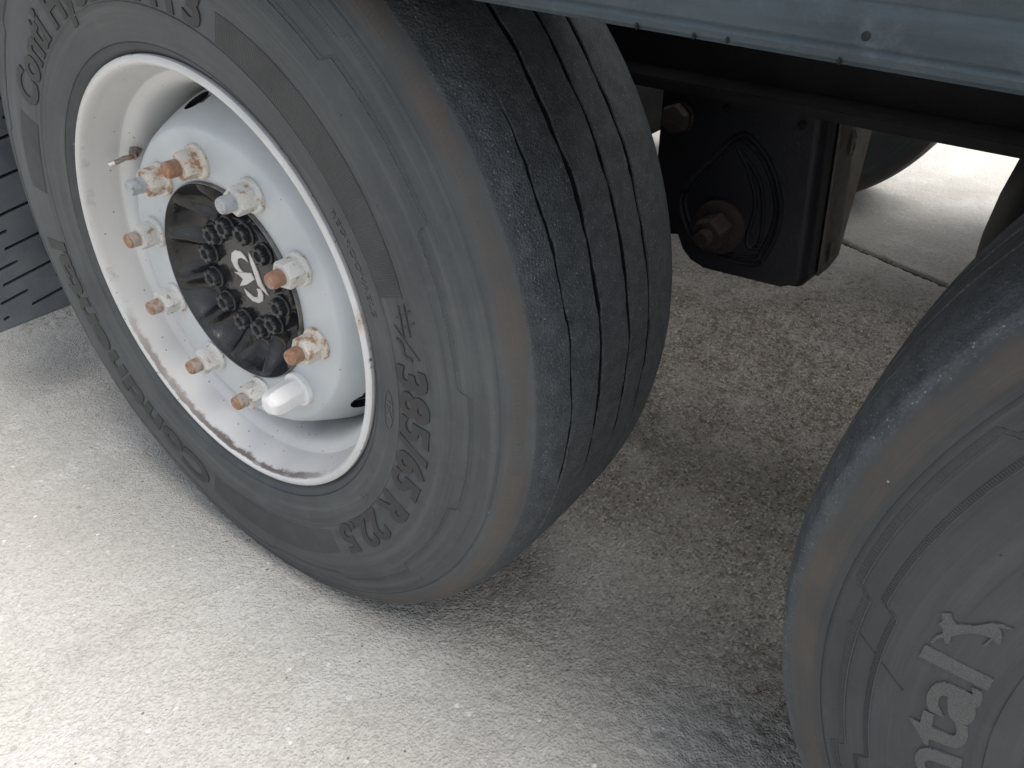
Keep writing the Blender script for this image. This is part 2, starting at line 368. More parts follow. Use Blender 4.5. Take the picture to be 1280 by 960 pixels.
rough = np.clip(.55 + 1.5 * (1 - np.abs(Y - 1.0 - .35 * vnoise(X, Y, .5, 3)) / .95) + .35 * vnoise(X, Y, .22, 4), .40, 2.3)       # trodden edge is smoother, soiled middle coarser
Z = rough * (.0019 * (vnoise(X, Y, .0095, 1) + .7 * vnoise(X, Y, .019, 2)) + .0034 * (grains(X, Y, .0125, 5) - .55)) + .0005 * vnoise(X, Y, .07, 6)
sd_ = (X - J0[0]) * JN[0] + (Y - J0[1]) * JN[1] + .007 * vnoise(X, Y, .09, 7) + .004 * vnoise(X, Y, .03, 8)      # signed distance to the joint
Z -= .0140 * np.exp(-(sd_ / .0125) ** 4); Z = np.maximum(Z, -.0150)
ed = np.minimum(np.minimum(X - gxs[0], gxs[-1] - X), np.minimum(Y - gys[0], gys[-1] - Y)); ed = np.clip(ed / .16, 0, 1); ed = ed * ed * (3 - 2 * ed)
Z = Z * ed                           # the modelled patch runs out into the plain sheet
P = np.stack([X, Y, Z], 2).reshape(-1, 3)
ii = (np.arange(ny - 1)[:, None] * nx + np.arange(nx - 1)[None, :]).ravel()
quads = np.stack([ii, ii + 1, ii + 1 + nx, ii + nx], 1); sq = sd_.reshape(-1)[quads].mean(1)
for sel in (sq < 0, sq >= 0):
    q = quads[sel]; used, inv = np.unique(q, return_inverse=True); inv = inv.reshape(-1)
    me = bpy.data.meshes.new('concrete_slab'); me.vertices.add(len(used)); me.vertices.foreach_set('co', P[used].astype(np.float32).ravel())
    me.loops.add(len(inv)); me.loops.foreach_set('vertex_index', inv.astype(np.int32)); me.polygons.add(len(q))
    me.polygons.foreach_set('loop_start', np.arange(0, len(inv), 4, dtype=np.int32)); me.polygons.foreach_set('loop_total', np.full(len(q), 4, np.int32))
    me.update(calc_edges=True); me.polygons.foreach_set('use_smooth', np.ones(len(q), bool))
    me.materials.append(M['concrete']); o = bpy.data.objects.new('concrete_slab', me); COL.objects.link(o); o.parent = ground; o['kind'] = 'structure'
v = []; f = []
for i in range(401):
    s = -8 + 16 * i / 400; p = J0 + JU * s
    v += [(*(p - JN * .04), -.0125), (*(p + JN * .04), -.0122)]
for i in range(400): f.append((2 * i, 2 * i + 1, 2 * i + 3, 2 * i + 2))
jf = pydata('joint_filler', v, f, M['joint'], ground, 0); jf['kind'] = 'structure'

# ------------------------------------------------------------------ trailer
trailer = empty('trailer')
trailer['label'] = 'truck trailer with wide single tyres, white steel rims, black suspension and blue-grey side rail'
trailer['category'] = 'trailer'

# --- tyre section: radius -> y of the outer sidewall (mid-plane of the tyre at YM)
YM = .166
SEC = [(.2925, .010), (.3000, .004), (.3116, -.0055), (.330, -.0100), (.3541, -.0145), (.385, -.0168), (.42, -.0155), (.45, -.0092), (.472, -.0022), (.4890, .0036), (.500, .0082), (.509, .0138), (.5175, .0225)]
sr = np.array([a for a, b in SEC]); sy = np.array([b for a, b in SEC])
def catmull(r):
    i = int(np.clip(np.searchsorted(sr, r) - 1, 0, len(sr) - 2))
    def tan(k):
        if k <= 0: return (sy[1] - sy[0]) / (sr[1] - sr[0])
        if k >= len(sr) - 1: return (sy[-1] - sy[-2]) / (sr[-1] - sr[-2])
        return (sy[k + 1] - sy[k - 1]) / (sr[k + 1] - sr[k - 1])
    h = sr[i + 1] - sr[i]; u = (r - sr[i]) / h
    return ((2*u**3 - 3*u*u + 1) * sy[i] + (u**3 - 2*u*u + u) * h * tan(i) + (-2*u**3 + 3*u*u) * sy[i+1] + (u**3 - u*u) * h * tan(i+1))
TAB_R = np.linspace(sr[0], sr[-1], 600); TAB_Y = np.array([catmull(r) for r in TAB_R])
def side_y(r): return float(np.interp(r, TAB_R, TAB_Y))
def surf(r, a, y):
    """tyre point with the flattened, bulging foot where it carries load (a in radians, ground at -AX)"""
    da = ((a + PI / 2 + PI) % (2 * PI)) - PI
    k = math.exp(-(da / R_(20)) ** 2) * max(0, min(1, (r - .30) / .12)) * max(0, min(1, (.535 - r) / .06))
    y = y + .0 * k * (-1 if y < YM else 1)
    z = r * math.sin(a); x = r * math.cos(a)
    if z < -AX + .0005:
        x *= 1 + .02 * ((-AX + .0005) - z) / .03; z = -AX + .0005
    return (x, y, z)
def build_tyre(parent, grow=0.0, mat='tyre'):
    gr = lambda r: r + grow * max(0, min(1, (r - .492) / .022))      # a less worn tread stands taller
    SEG = 480
    ring = []                                          # (r, y, group) - group > 0 marks groove vertices
    for r in np.concatenate([np.linspace(.2925, .480, 30), [.4826, .4832, .4835, .4838, .4844], np.linspace(.487, .5165, 14)]):
        ring.append((r, side_y(r), 0))
    for r0, w_, h_ in ((.3116, .0012, .0009), (.3541, .0014, .0011)):
        for d, hh in ((-w_, 0), (-w_ * .4, h_), (w_ * .4, h_), (w_, 0)): ring.append((r0 + d, side_y(r0 + d) - hh, 0))
    ring.sort(key=lambda t: t[0])
    ring = [(r, y + (.0008 if abs(r - .4835) < .0004 else 0), g) for r, y, g in ring]
    crown = lambda y: .5310 - .0030 * ((y - YM) / .120) ** 2 - .0045 * abs((y - YM) / .125) ** 8
    tread = []
    G = (.067, .122, .180, .226)
    GW = (.0026, .0038, .0036, .0034); GD = (.0065, .0120, .0130, .0130)
    ys = [y for y in np.linspace(.0295, 2 * YM - .0295, 34) if all(abs(y - g) > .010 for g in G)]
    for y in ys: tread.append((y, 0, 0))
    for gi, g in enumerate(G):
        for k, (dy, dep) in enumerate(((-1.9, 0), (-1.08, 0), (-.80, .8), (-.45, 1), (.45, 1), (.80, .8), (1.08, 0), (1.9, 0))): tread.append((g, gi + 1, (dy, dep)))
    tread.sort(key=lambda t: t[0] + (t[2][0] * GW[t[1] - 1] if t[1] else 0))
    prof_n = 2 * len(ring) + len(tread)
    no = [noise1(70, 10 + k) for k in range(4)]; nw = [noise1(120, 20 + k) for k in range(4)]; nf = [noise1(330, 30 + k) for k in range(4)]; nd = [noise1(26, 40 + k) for k in range(4)]
    V = []; F = []
    for i in range(SEG):
        a = 2 * PI * i / SEG; t = i / SEG
        for r, y, g in ring: V.append(surf(gr(r), a, y))
        for y, g, kk in tread:
            if g:
                dy, dep = kk; gi = g - 1
                if abs(dy) < 1.5: yy = y + .0022 * no[gi](t) + .0007 * nf[gi](t + .3) + dy * GW[gi] * (1 + .30 * nw[gi](t) + .22 * nf[gi](t))
                else: yy = y + dy * GW[gi]
                d = GD[gi] * (1 + .15 * nw[gi](t + .5))
                if gi == 0: d *= max(0, min(1, .45 + 1.3 * nd[0](t)))
                V.append(surf(crown(yy) + grow - dep * d, a, yy))
            else: V.append(surf(crown(y) + grow, a, y))
        for r, y, g in reversed(ring): V.append(surf(gr(r), a, 2 * YM - y))
    for i in range(SEG):
        j = (i + 1) % SEG
        for k in range(prof_n - 1): F.append((i * prof_n + k, i * prof_n + k + 1, j * prof_n + k + 1, j * prof_n + k))
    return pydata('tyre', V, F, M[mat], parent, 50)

def text_mesh(s, size, bold=.012, space=1.0, shear=0.0):
    cu = bpy.data.curves.new('t', 'FONT'); cu.body = s; cu.size = size; cu.offset = bold * size; cu.space_character = space
    cu.extrude = 0; cu.shear = shear; cu.resolution_u = 4
    o = bpy.data.objects.new('t', cu); COL.objects.link(o); bpy.context.view_layer.update()
    me = bpy.data.meshes.new_from_object(o.evaluated_get(bpy.context.evaluated_depsgraph_get()))
    bpy.data.objects.remove(o); bpy.data.curves.remove(cu)
    bm = bmesh.new(); bm.from_mesh(me); bpy.data.meshes.remove(me)
    bmesh.ops.remove_doubles(bm, verts=bm.verts, dist=1e-6)
    bmesh.ops.dissolve_limit(bm, angle_limit=.001, verts=bm.verts, edges=bm.edges)
    bmesh.ops.triangulate(bm, faces=bm.faces)
    return bm
def emboss(bm, mapf, h):
    """bm is a flat outline in (u, v); raise it by h on the tyre: mapf(u, v) -> (r, angle)"""
    res = bmesh.ops.extrude_face_region(bm, geom=list(bm.faces))
    top = {e for e in res['geom'] if isinstance(e, bmesh.types.BMVert)}
    for v in bm.verts:
        r, a = mapf(v.co.x, v.co.y)
        y = side_y(r) - (h if v in top else -.0015)
        v.co = surf(r, a, y)
    return bm
def ring_text(name, s, parent, a_start, a_end, r_base, size, bold=.014, h=.0015, wide=1.0, mat='letter', shear=0):
    """moulded lettering, tops outward, read clockwise from a_start to a_end (degrees)"""
    bm = text_mesh(s, size, bold, shear=shear)
    xs = [v.co.x for v in bm.verts]; x0, x1 = min(xs), max(xs)
    A0, A1 = R_(a_start), R_(a_end)
    # one object per word: islands of the outline, split where the gap between them is a space
    bm.verts.ensure_lookup_table(); seen = set(); isl = []
    for v0 in bm.verts:
        if v0 in seen: continue
        st = [v0]; seen.add(v0); comp = []
        while st:
            v = st.pop(); comp.append(v)
            for e in v.link_edges:
                q = e.other_vert(v)
                if q not in seen: seen.add(q); st.append(q)
        isl.append((min(v.co.x for v in comp), max(v.co.x for v in comp), comp))
    isl.sort(key=lambda t: t[0]); words = [[isl[0]]]; end = isl[0][1]
    for t in isl[1:]:
        if t[0] - end > .22 * size: words.append([])
        words[-1].append(t); end = max(end, t[1])
    out = []
    for wd in words:
        keep = {v for t in wd for v in t[2]}; b2 = bmesh.new(); mp = {v: b2.verts.new(v.co) for v in keep}
        for fc in bm.faces:
            if fc.verts[0] in keep:
                try: b2.faces.new([mp[v] for v in fc.verts])
                except ValueError: pass                # overlapping glyph strokes
        emboss(b2, lambda u, v: (r_base + v, A0 + (A1 - A0) * (u - x0) / (x1 - x0)), h)
        out.append(from_bm(name, b2, M[mat], parent, 0))
    bm.free(); return out
def rib_patch(name, parent, a0, a1, rin, rout, pitch, h, mat='panel', skew=0.0, n=5, base=.0002):
    """a panel of fine radial ribs between two angles (degrees); rin / rout are functions of 0..1 along it"""
    cnt = max(2, int(abs(a1 - a0) / pitch)); V = []; F = []
    cols = []
    for i in range(cnt):
        for q, hh in ((0, base), (.3, h), (.65, h), (.95, base)): cols.append(((i + q) / cnt, hh))
    for t, hh in cols:
        ri, ro = rin(t), rout(t)
        for k in range(n):
            u = k / (n - 1); r = ri + (ro - ri) * u
            V.append(surf(r, R_(a0 + (a1 - a0) * t) + skew * u, side_y(r) - hh))
    for i in range(len(cols) - 1):
        for k in range(n - 1): F.append((i * n + k, i * n + k + 1, (i + 1) * n + k + 1, (i + 1) * n + k))
    return pydata(name, V, F, M[mat], parent, 0)
def flat_patch(name, parent, pts_uv, h, mat='letter'):
    """pts: list of outlines [(r, deg), ...] raised by h"""
    bm = bmesh.new()
    for pl in pts_uv:
        try: bm.faces.new([bm.verts.new((r, d, 0)) for r, d in pl])
        except ValueError: pass
    bmesh.ops.triangulate(bm, faces=bm.faces)
    emboss(bm, lambda u, v: (u, R_(v)), h)
    return from_bm(name, bm, M[mat], parent, 0)
def stroke(r0, a0, r1, a1, w):
    """thin straight bar between two (r, deg) points as an outline"""
    p = np.array((r0, R_(a0) * .38)); q = np.array((r1, R_(a1) * .38)); d = (q - p) / np.linalg.norm(q - p); n = np.array((-d[1], d[0])) * w / 2
    return [(c[0], math.degrees(c[1] / .38)) for c in (p + n, q + n, q - n, p - n)]

def sidewall_marks(wh, d, cr=.3615, cs=.064, cm='letter', cb=.036, ca=0, bm_='tyre', bh=1.0):
    """everything moulded on the outer sidewall; d = rotation in degrees"""
    ring_text('lettering', '385/65 R 22.5', wh, 6.5 + d, -53.5 + d, .3590, .060, .034)
    ring_text('lettering', 'Continental', wh, -105 + d + ca, -176 + d + ca, cr, cs, cb, mat=cm)
    ring_text('lettering', 'Conti Hybrid HT3', wh, 149 + d, 71.8 + d, .3600, .060, .034)
    ring_text('lettering', 'REGROOVABLE', wh, 35 + d, 14.5 + d, .3290, .0135, .002, .0008, mat='ridge')
    ring_text('lettering', 'E4', wh, -4 + d, -8.2 + d, .3300, .0165, .002, .0008, mat='ridge')
    ov = []
    for k in range(40):
        a, b = 2 * PI * k / 40, 2 * PI * (k + .98) / 40
        ov.append([(.3345 + (.0085 - w_) * math.cos(q), -6.2 + d + (4.9 - w_ * 150) * math.sin(q)) for q, w_ in ((a, 0), (b, 0), (b, .0011), (a, .0011))])
    flat_patch('oval_mark', wh, ov, .0008, 'ridge')
    ring_text('lettering', 'Tc', wh, -34.4 + d, -37.8 + d, .3335, .0150, .002, .0008, mat='ridge')
    # regroove sign: ladder of bars, a slash and a wave
    marks = [stroke(.374, 15.2 + d, .398, 16.6 + d, .0018), stroke(.372, 13.2 + d, .400, 14.7 + d, .0018), stroke(.383, 17.4 + d, .379, 11.8 + d, .0018), stroke(.392, 17.6 + d, .389, 12.2 + d, .0018), stroke(.368, 13.9 + d, .396, 8.4 + d, .0016)]
    wv = [(.366, 11.4), (.372, 11.0), (.3745, 10.1), (.373, 9.2), (.375, 8.4), (.381, 8.2), (.385, 8.0)]
    marks += [stroke(p[0], p[1] + d, q[0], q[1] + d, .0042) for p, q in zip(wv, wv[1:])]
    flat_patch('regroove_sign', wh, marks, .0010)
    # hatched lens panels
    lin = lambda c0, c1, bow: (lambda t: c0 + (c1 - c0) * t + bow * 4 * t * (1 - t))
    rib_patch('ribbed_panel', wh, 68.5 + d, 18.5 + d, lin(.3575, .3560, -.001), lin(.3900, .3930, .006), .36, .0007)
    rib_patch('ribbed_panel', wh, -57.5 + d, -103 + d, lin(.3625, .3640, -.002), lin(.3990, .4000, .010), .36, .0005)
    rib_patch('ribbed_panel', wh, -188.5 + d, -207 + d, lin(.3650, .3600, -.001), lin(.4000, .3980, .004), .36, .0006)
    # stepped serrated wear bands: radius jumps at kinks 22.5 degrees apart
    for name, r_lo, r_hi, wd, pitch, hh in (('serrated_band', .440, .4515, .0045, .30, .0006), ('serrated_band', .462, .4725, .0060, .42, .0004)):
        V = []; F = []; n_cols = int(360 / pitch) * 4
        for i in range(n_cols + 1):
            a = 360 * i / n_cols
            ph = ((a - 4) % 45)
            s = 1 if ph > 22.5 else 0
            e = min(ph if ph < 22.5 else ph - 22.5, 99); e = max(0, min(1, e / 1.3)); e = e * e * (3 - 2 * e)
            lo, hi = (r_hi, r_lo) if not s else (r_lo, r_hi)
            r = lo + (hi - lo) * e
            q = i % 4; hq = (.0001, hh, hh, .0001)[q]
            for rr, k in ((r, .0), (r + .0008, 1), (r + wd - .0008, 1), (r + wd, 0)): V.append(surf(rr, R_(a + d), side_y(rr) - (hq * bh if k else -.0003)))
        for i in range(n_cols):
            for k in range(3): F.append((i * 4 + k, i * 4 + k + 1, i * 4 + 4 + k + 1, i * 4 + 4 + k))
        o = pydata(name, V, F, M[bm_], wh, 0)
        if r_lo > .46 and d == 0: continue
        # hair-line ridge along the inner foot of the band
        V2 = []; F2 = []
        for i in range(0, n_cols + 1, 2):
            a = 360 * i / n_cols; ph = ((a - 4) % 45); s = 1 if ph > 22.5 else 0
            e = max(0, min(1, (ph if ph < 22.5 else ph - 22.5) / 1.3)); e = e * e * (3 - 2 * e)
            lo, hi = (r_hi, r_lo) if not s else (r_lo, r_hi); r = lo + (hi - lo) * e - .0016
            for rr, k in ((r, -.0003), (r + .0003, .0008), (r + .0008, .0008), (r + .0011, -.0003)): V2.append(surf(rr, R_(a + d), side_y(rr) - k))
        for i in range(len(V2) // 4 - 1):
            for k in range(3): F2.append((i * 4 + k, i * 4 + k + 1, i * 4 + 4 + k + 1, i * 4 + 4 + k))
        pydata('moulding_line', V2, F2, M['ridge'], wh, 0)
    # shoulder serration: short radial nicks near the tread edge
    rib_patch('shoulder_serration', wh, 0 + d, 360 + d, lambda t: .4985, lambda t: .5055, (.62 if d == 0 else .5), .00028 * bh, bm_, .004, 4, -.0001)
def horse(wh, d):
    """the small leaping horse beside the maker's word: outline in (along, out) millimetres, then laid on the sidewall"""
    P = [(487, 523), (512, 521), (530, 540), (548, 552), (600, 552), (632, 541), (655, 540), (705, 553), (665, 552), (690, 575), (705, 605), (690, 600), (675, 590), (672, 612), (662, 612), (668, 585), (640, 578), (600, 576), (575, 582), (560, 590), (568, 610), (555, 612), (540, 592), (525, 598), (520, 612), (510, 608), (514, 590), (530, 580), (520, 566), (505, 558), (498, 552), (505, 545)]
    flat_patch('horse_mark', wh, [[(.4185 - (x - 487) * .000182, d + (y - 528) * .055 - (x - 487) * .022) for x, y in P]], .0014, 'ridge')

# --- steel rim, disc, hub
def build_rim(parent):
    prof = [(.2800, .040), (.2862, .026), (.2872, .014), (.2905, .011), (.2950, .0095), (.2978, .0065), (.2987, .0025), (.2978, -.0010), (.2950, -.0028), (.2915, -.0033), (.2890, -.0026), (.2872, -.0005),
            (.2858, .0025), (.2846, .0060), (.2838, .0105), (.2826, .0160), (.2808, .0230), (.2775, .0350), (.2745, .0460), (.2738, .0497), (.2728, .0508), (.2672, .0530), (.2615, .0572), (.2568, .0640), (.2540, .0740), (.2525, .0880), (.2515, .1100), (.2515, .1700), (.2560, .2000), (.2700, .2450), (.2800, .2650), (.2860, .2780), (.2985, .2930), (.3000, .2880), (.2930, .2780), (.2860, .2600), (.2640, .2000), (.2590, .1700), (.2590, .0900), (.2640, .0680), (.2740, .0560)]
    v, f = lathe_y(prof, 192, True)
    return pydata('rim', v, f, M['rim'], parent, 40)
def build_disc(parent):
    front = [(.1405, .0345), (.1415, .0337), (.1440, .0335), (.2050, .0335), (.2075, .0341), (.2100, .0358), (.2160, .0430), (.2230, .0560), (.2300, .0710), (.2370, .0870), (.2440, .1040), (.2490, .1250), (.2512, .1500)]
    back = [(.2512, .1600), (.2440, .1480), (.2405, .1260), (.2350, .1100), (.2280, .0930), (.2210, .0780), (.2145, .0650), (.2070, .0530), (.1980, .0470), (.1405, .0470)]
    v, f = lathe_y(front + back, 192, True)
    o = pydata('wheel_disc', v, f, M['disc'], parent, 40)
    b0 = bmesh.new(); b0.from_mesh(o.data); bmesh.ops.recalc_face_normals(b0, faces=b0.faces); b0.to_mesh(o.data); b0.free()
    c = bmesh.new(); d = Vector((.91, -.41, 0)).normalized(); t = Vector((0, 0, 1)); q = Vector((.41, .91, 0)).normalized(); mid = Vector((.2335, .0790, 0))
    for k in range(10):
        a = R_(107.6 - 36 * k)
        b = bmesh.ops.create_uvsphere(c, u_segments=28, v_segments=14, radius=1)
        for p in b['verts']:
            l = d * (p.co.x * .034) + t * (p.co.y * .0205) + q * (p.co.z * .0185) + mid
            p.co = Vector((l.x * math.cos(a) - l.z * math.sin(a), l.y, l.x * math.sin(a) + l.z * math.cos(a)))
    apply_bool(o, c)
    me = o.data; me.materials.append(M['hub'])              # black material on the walls of the hand holes
    for p in me.polygons:
        x, y, z = p.center
        for k in range(10):
            a = R_(107.6 - 36 * k); l = Vector((x * math.cos(a) + z * math.sin(a), y, -x * math.sin(a) + z * math.cos(a))) - mid
            if (l.dot(d) / .034) ** 2 + (l.dot(t) / .0205) ** 2 + (l.dot(q) / .0185) ** 2 < 1.02: p.material_index = 1; break
    me.polygons.foreach_set('use_smooth', [True] * len(me.polygons)); me.set_sharp_from_angle(angle=R_(40))
    return o
STUD_A = [133.1 - 36 * k for k in range(10)]            # studs, clockwise from the upper left
def hexpts(r, a0): return [(r * math.cos(a0 + k * PI / 3), r * math.sin(a0 + k * PI / 3)) for k in range(6)]
def nut_mesh():
    bm = bmesh.new()
    lathe_bm(bm, [(.0225, 0), (.0228, -.0035), (.0215, -.0060), (.0180, -.0075), (.0176, -.0095), (.0112, -.0100)], 32)
    # chamfered hexagon
    rows = []
    for r, y in ((.0188, -.0080), (.0188, -.0270), (.0172, -.0295), (.0122, -.0302)):
        rows.append([bm.verts.new((x, y, z)) for x, z in hexpts(r, .2)])
    for a, b in zip(rows, rows[1:]):
        for k in range(6): bm.faces.new((a[k], a[(k + 1) % 6], b[(k + 1) % 6], b[k]))
    bm.faces.new(rows[-1])
    return bm
def stud_mesh(length):
    bm = bmesh.new(); prof = [(.0108, .01)]
    y = -.028
    while y > -length + .004:
        prof += [(.0108, y), (.0101, y - .0009)]; y -= .0018
    prof += [(.0104, -length + .003), (.0092, -length), (.0070, -length - .0003), (.0062, -length + .0008), (.0, -length + .0008)]
    lathe_bm(bm, prof, 24, caps=False); return bm
def build_fixings(parent):
    nb = nut_mesh(); nm = bpy.data.meshes.new('wheel_nut'); bmesh.ops.recalc_face_normals(nb, faces=nb.faces); nb.to_mesh(nm); nb.free()
    nm.polygons.foreach_set('use_smooth', [True] * len(nm.polygons)); nm.set_sharp_from_angle(angle=R_(30)); nm.materials.append(M['nut'])
    nm2 = nm.copy(); nm2.materials.clear(); nm2.materials.append(M['nut_rusty'])
    def stud_me(mat, tip, L):
        sb = stud_mesh(L); me = bpy.data.meshes.new('wheel_stud'); bmesh.ops.recalc_face_normals(sb, faces=sb.faces); sb.to_mesh(me); sb.free()
        me.materials.append(M[mat]); me.materials.append(M[tip])
        for p in me.polygons:
            if p.center.y < -L + .0025: p.material_index = 1
        me.polygons.foreach_set('use_smooth', [True] * len(me.polygons)); me.set_sharp_from_angle(angle=R_(50)); return me
    L = .0475
    sm = {'grey': stud_me('stud_grey', 'stud_grey', L), 'rust': stud_me('stud_rust', 'tip', L), 'mid': stud_me('stud', 'tip', L)}
    kinds = ['grey', 'rust', 'grey', 'rust', 'rust', 'cap', 'mid', 'mid', 'mid', 'mid']
    for k, kd in enumerate(kinds):
        a = R_(STUD_A[k]); loc = (.167 * math.cos(a), .0335, .167 * math.sin(a))
        if kd == 'cap':
            bm = bmesh.new()
            lathe_bm(bm, [(.0245, .0), (.0250, -.004), (.0245, -.0075), (.0205, -.0085)], 40)
            rows = []
            for r, y in ((.0205, -.0080), (.0198, -.0400), (.0190, -.0480), (.0165, -.0545), (.0110, -.0585)): rows.append([bm.verts.new((x, y, z)) for x, z in hexpts(r, .35)])
            for p, q in zip(rows, rows[1:]):
                for j in range(6): bm.faces.new((p[j], p[(j + 1) % 6], q[(j + 1) % 6], q[j]))
            bm.faces.new(rows[-1])
            bmesh.ops.recalc_face_normals(bm, faces=bm.faces)
            bmesh.ops.bevel(bm, geom=[e for e in bm.edges if e.calc_length() > .004 and len(e.link_faces) == 2 and e.calc_face_angle() > .35], offset=.0009, segments=2, affect='EDGES')
            o = from_bm('nut_cover', bm, M['cap_white'], parent, 30, loc=loc)
            o['label'] = 'white plastic hexagonal nut cover, the only covered nut'
            continue
        n = bpy.data.objects.new('wheel_nut', nm2 if k in (0, 1, 4) else nm); COL.objects.link(n); n.parent = parent; n.location = loc
        n.rotation_euler = (0, random.uniform(0, 1), 0)
        s = bpy.data.objects.new('wheel_stud', sm[kd]); COL.objects.link(s); s.parent = parent; s.location = loc
        s.rotation_euler = (0, random.uniform(0, 6), 0)
        s.scale = (1, {0: 1.06, 9: .98}.get(k, 1), 1)
def build_hub(parent):
    # bowl of the black hub cap: twelve scalloped lobes between ribs
    V = []; F = []; SEG = 288
    prof = [(.1390, .0290, 0), (.1385, .0300, 0), (.1362, .0330, .05), (.1335, .0385, .35), (.1290, .0465, .8), (.1230, .0545, 1), (.1150, .0615, 1), (.1060, .0660, .9), (.0980, .0680, .6), (.0920, .0672, .2), (.0890, .0640, 0), (.0870, .0590, 0), (.0850, .0578, 0), (.0500, .0572, 0), (.0, .0572, 0)]
    for i in range(SEG):
        a = 2 * PI * i / SEG; t = ((math.degrees(a) - 15) / 30) % 1.0
        rib = math.exp(-((min(t, 1 - t)) / .16) ** 2)
        for r, y, k in prof: V.append((r * math.cos(a), y - .021 * rib * k + .005 * k, r * math.sin(a)))
    n = len(prof)
    for i in range(SEG):
        j = (i + 1) % SEG
        for k in range(n - 1): F.append((i * n + k, i * n + k + 1, j * n + k + 1, j * n + k))
    pydata('hub_cap', V, F, M['hub'], parent, 60)
    bm = bmesh.new(); lathe_bm(bm, [(.1404, .040), (.1404, .0300), (.1398, .0285), (.1391, .0285), (.1391, .034)], 160, caps=False)
    from_bm('hub_seat_ring', bm, M['hubring'], parent, 40)
    # twelve castellated bolts
    bm = bmesh.new()
    lathe_bm(bm, [(.0158, .0), (.0160, -.0034), (.0140, -.0046), (.0110, -.0050)], 28)
    N = 24; inner = []; outer = []
    rows = [[], [], [], []]
    for i in range(48):
        a = 2 * PI * i / 48; nt_ = 1 if (i % 8) < 5 else .78
        for rr, y, row in ((.0140 * nt_, -.0044, 0), (.0136 * nt_, -.0135, 1), (.0122 * nt_, -.0150, 2), (.0072, -.0142, 3)):
            rows[row].append(bm.verts.new((rr * math.cos(a), y, rr * math.sin(a))))
    for p, q in zip(rows, rows[1:]):
        for k in range(48): bm.faces.new((p[k], p[(k + 1) % 48], q[(k + 1) % 48], q[k]))
    lathe_bm(bm, [(.0072, -.0142), (.0062, -.0095), (.0, -.0095)], 24, caps=False)
    bmesh.ops.recalc_face_normals(bm, faces=bm.faces)
    me = bpy.data.meshes.new('cap_bolt'); bm.to_mesh(me); bm.free(); me.materials.append(M['capbolt'])
    me.polygons.foreach_set('use_smooth', [True] * len(me.polygons)); me.set_sharp_from_angle(angle=R_(35))
    for k in range(12):
        a = R_(15 + 30 * k); o = bpy.data.objects.new('cap_bolt', me); COL.objects.link(o); o.parent = parent
        o.location = (.0735 * math.cos(a), .0580, .0735 * math.sin(a)); o.rotation_euler = (0, random.uniform(0, 6), 0)
    # emblem: two crescents, a sweep and a star point
    E = [[(.0112, .0273), (.0066, .035), (-.0014, .0399), (-.0131, .0382), (-.0226, .0315), (-.0267, .0198), (-.0229, .0103), (-.0149, .0048), (-.0045, .008), (-.0112, .0113), (-.0141, .0183), (-.0109, .0259), (-.0022, .0303), (.0052, .0299)],
         [(-.01, -.0194), (-.0048, -.0287), (.0054, -.0336), (.019, -.0326), (.0293, -.0255), (.0323, -.0163), (.0289, -.0075), (.0202, -.0095), (.0221, -.0157), (.0186, -.0236), (.0093, -.0259), (.0006, -.0228)],
         [(.0164, .0443), (.0231, .0348), (.0299, .0188), (.0336, .0042), (.0449, -.0129), (.0342, -.0084), (.0245, -.0027), (.02, .0157), (.0164, .0302)],
         [(-.0254, .0015), (.0136, .0123), (.0188, .004), (-.0018, -.0105), (-.0185, -.0181), (-.0076, -.0037), (-.0161, .0004)]]
    bm = bmesh.new()
    for pl in E: prism(bm, pl, lambda u, v, d: (u, d, v), .0576, .0556)
    o = from_bm('emblem', bm, M['emblem'], parent, 0); o['label'] = 'pale raised emblem of two crescents and a star point'
def build_valve(parent):
    a = R_(150); 
    def P(r, y, da=0): return Vector((r * math.cos(a + da), y, r * math.sin(a + da)))
    bm = bmesh.new()
    tube(bm, [P(.2600, .0655), P(.2545, .0600)], [.0092, .0088], 6)
    tube(bm, [P(.2555, .0610), P(.2510, .0565), P(.2490, .0535)], [.0062, .0060, .0058], 14)
    tube(bm, [P(.2500, .0550), P(.2485, .0500), P(.2500, .0420), P(.2520, .0340, .02), P(.2535, .0280, .03)], .0036, 12)
    o = from_bm('valve_stem', bm, M['valve'], parent, 40)
    bm = bmesh.new(); tube(bm, [P(.2533, .0290, .028), P(.2550, .0215, .042)], [.0044, .0042], 12)
    from_bm('valve_cap', bm, M['valve_cap'], parent, 40)

def inner_side(parent):
    bm = bmesh.new(); lathe_bm(bm, [(.150, .075), (.150, .0605), (.195, .064), (.212, .092), (.226, .128), (.233, .165), (.233, .31), (.19, .315), (.06, .315)], 64, caps=False)
    from_bm('brake_drum', bm, M['drum'], parent, 40)

def wheel(x, y, label):
    o = empty('wheel', trailer, (x, y, AX)); o['label'] = label; return o
w1 = wheel(0, 0, 'wheel with clean white rim, exposed rusty studs and one white nut cover')
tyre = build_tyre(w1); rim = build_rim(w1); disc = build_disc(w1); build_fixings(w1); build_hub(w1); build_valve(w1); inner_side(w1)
def share(src, parent):
    o = src.copy(); COL.objects.link(o); o.parent = parent; return o
w1_kids = [c for c in w1.children]
sidewall_marks(w1, 0)
w2 = wheel(1.3211, -.0101, 'nearest wheel, only its dusty black tyre in view at the lower right')
for c in w1_kids:
    if not c.name.startswith('tyre'): share(c, w2)
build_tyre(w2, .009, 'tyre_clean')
sidewall_marks(w2, -8, .3700, .066, 'ridge', .020, 1.6, 'tyre_clean', 1.7); horse(w2, 173.0)
sc = [(.4700, 181.2), (.4570, 182.0), (.4450, 182.9), (.4320, 184.1), (.4180, 185.6)]
flat_patch('scuff_mark', w2, [stroke(p[0], p[1], q[0], q[1], .0016) for p, q in zip(sc, sc[1:])], .0004, 'hub')
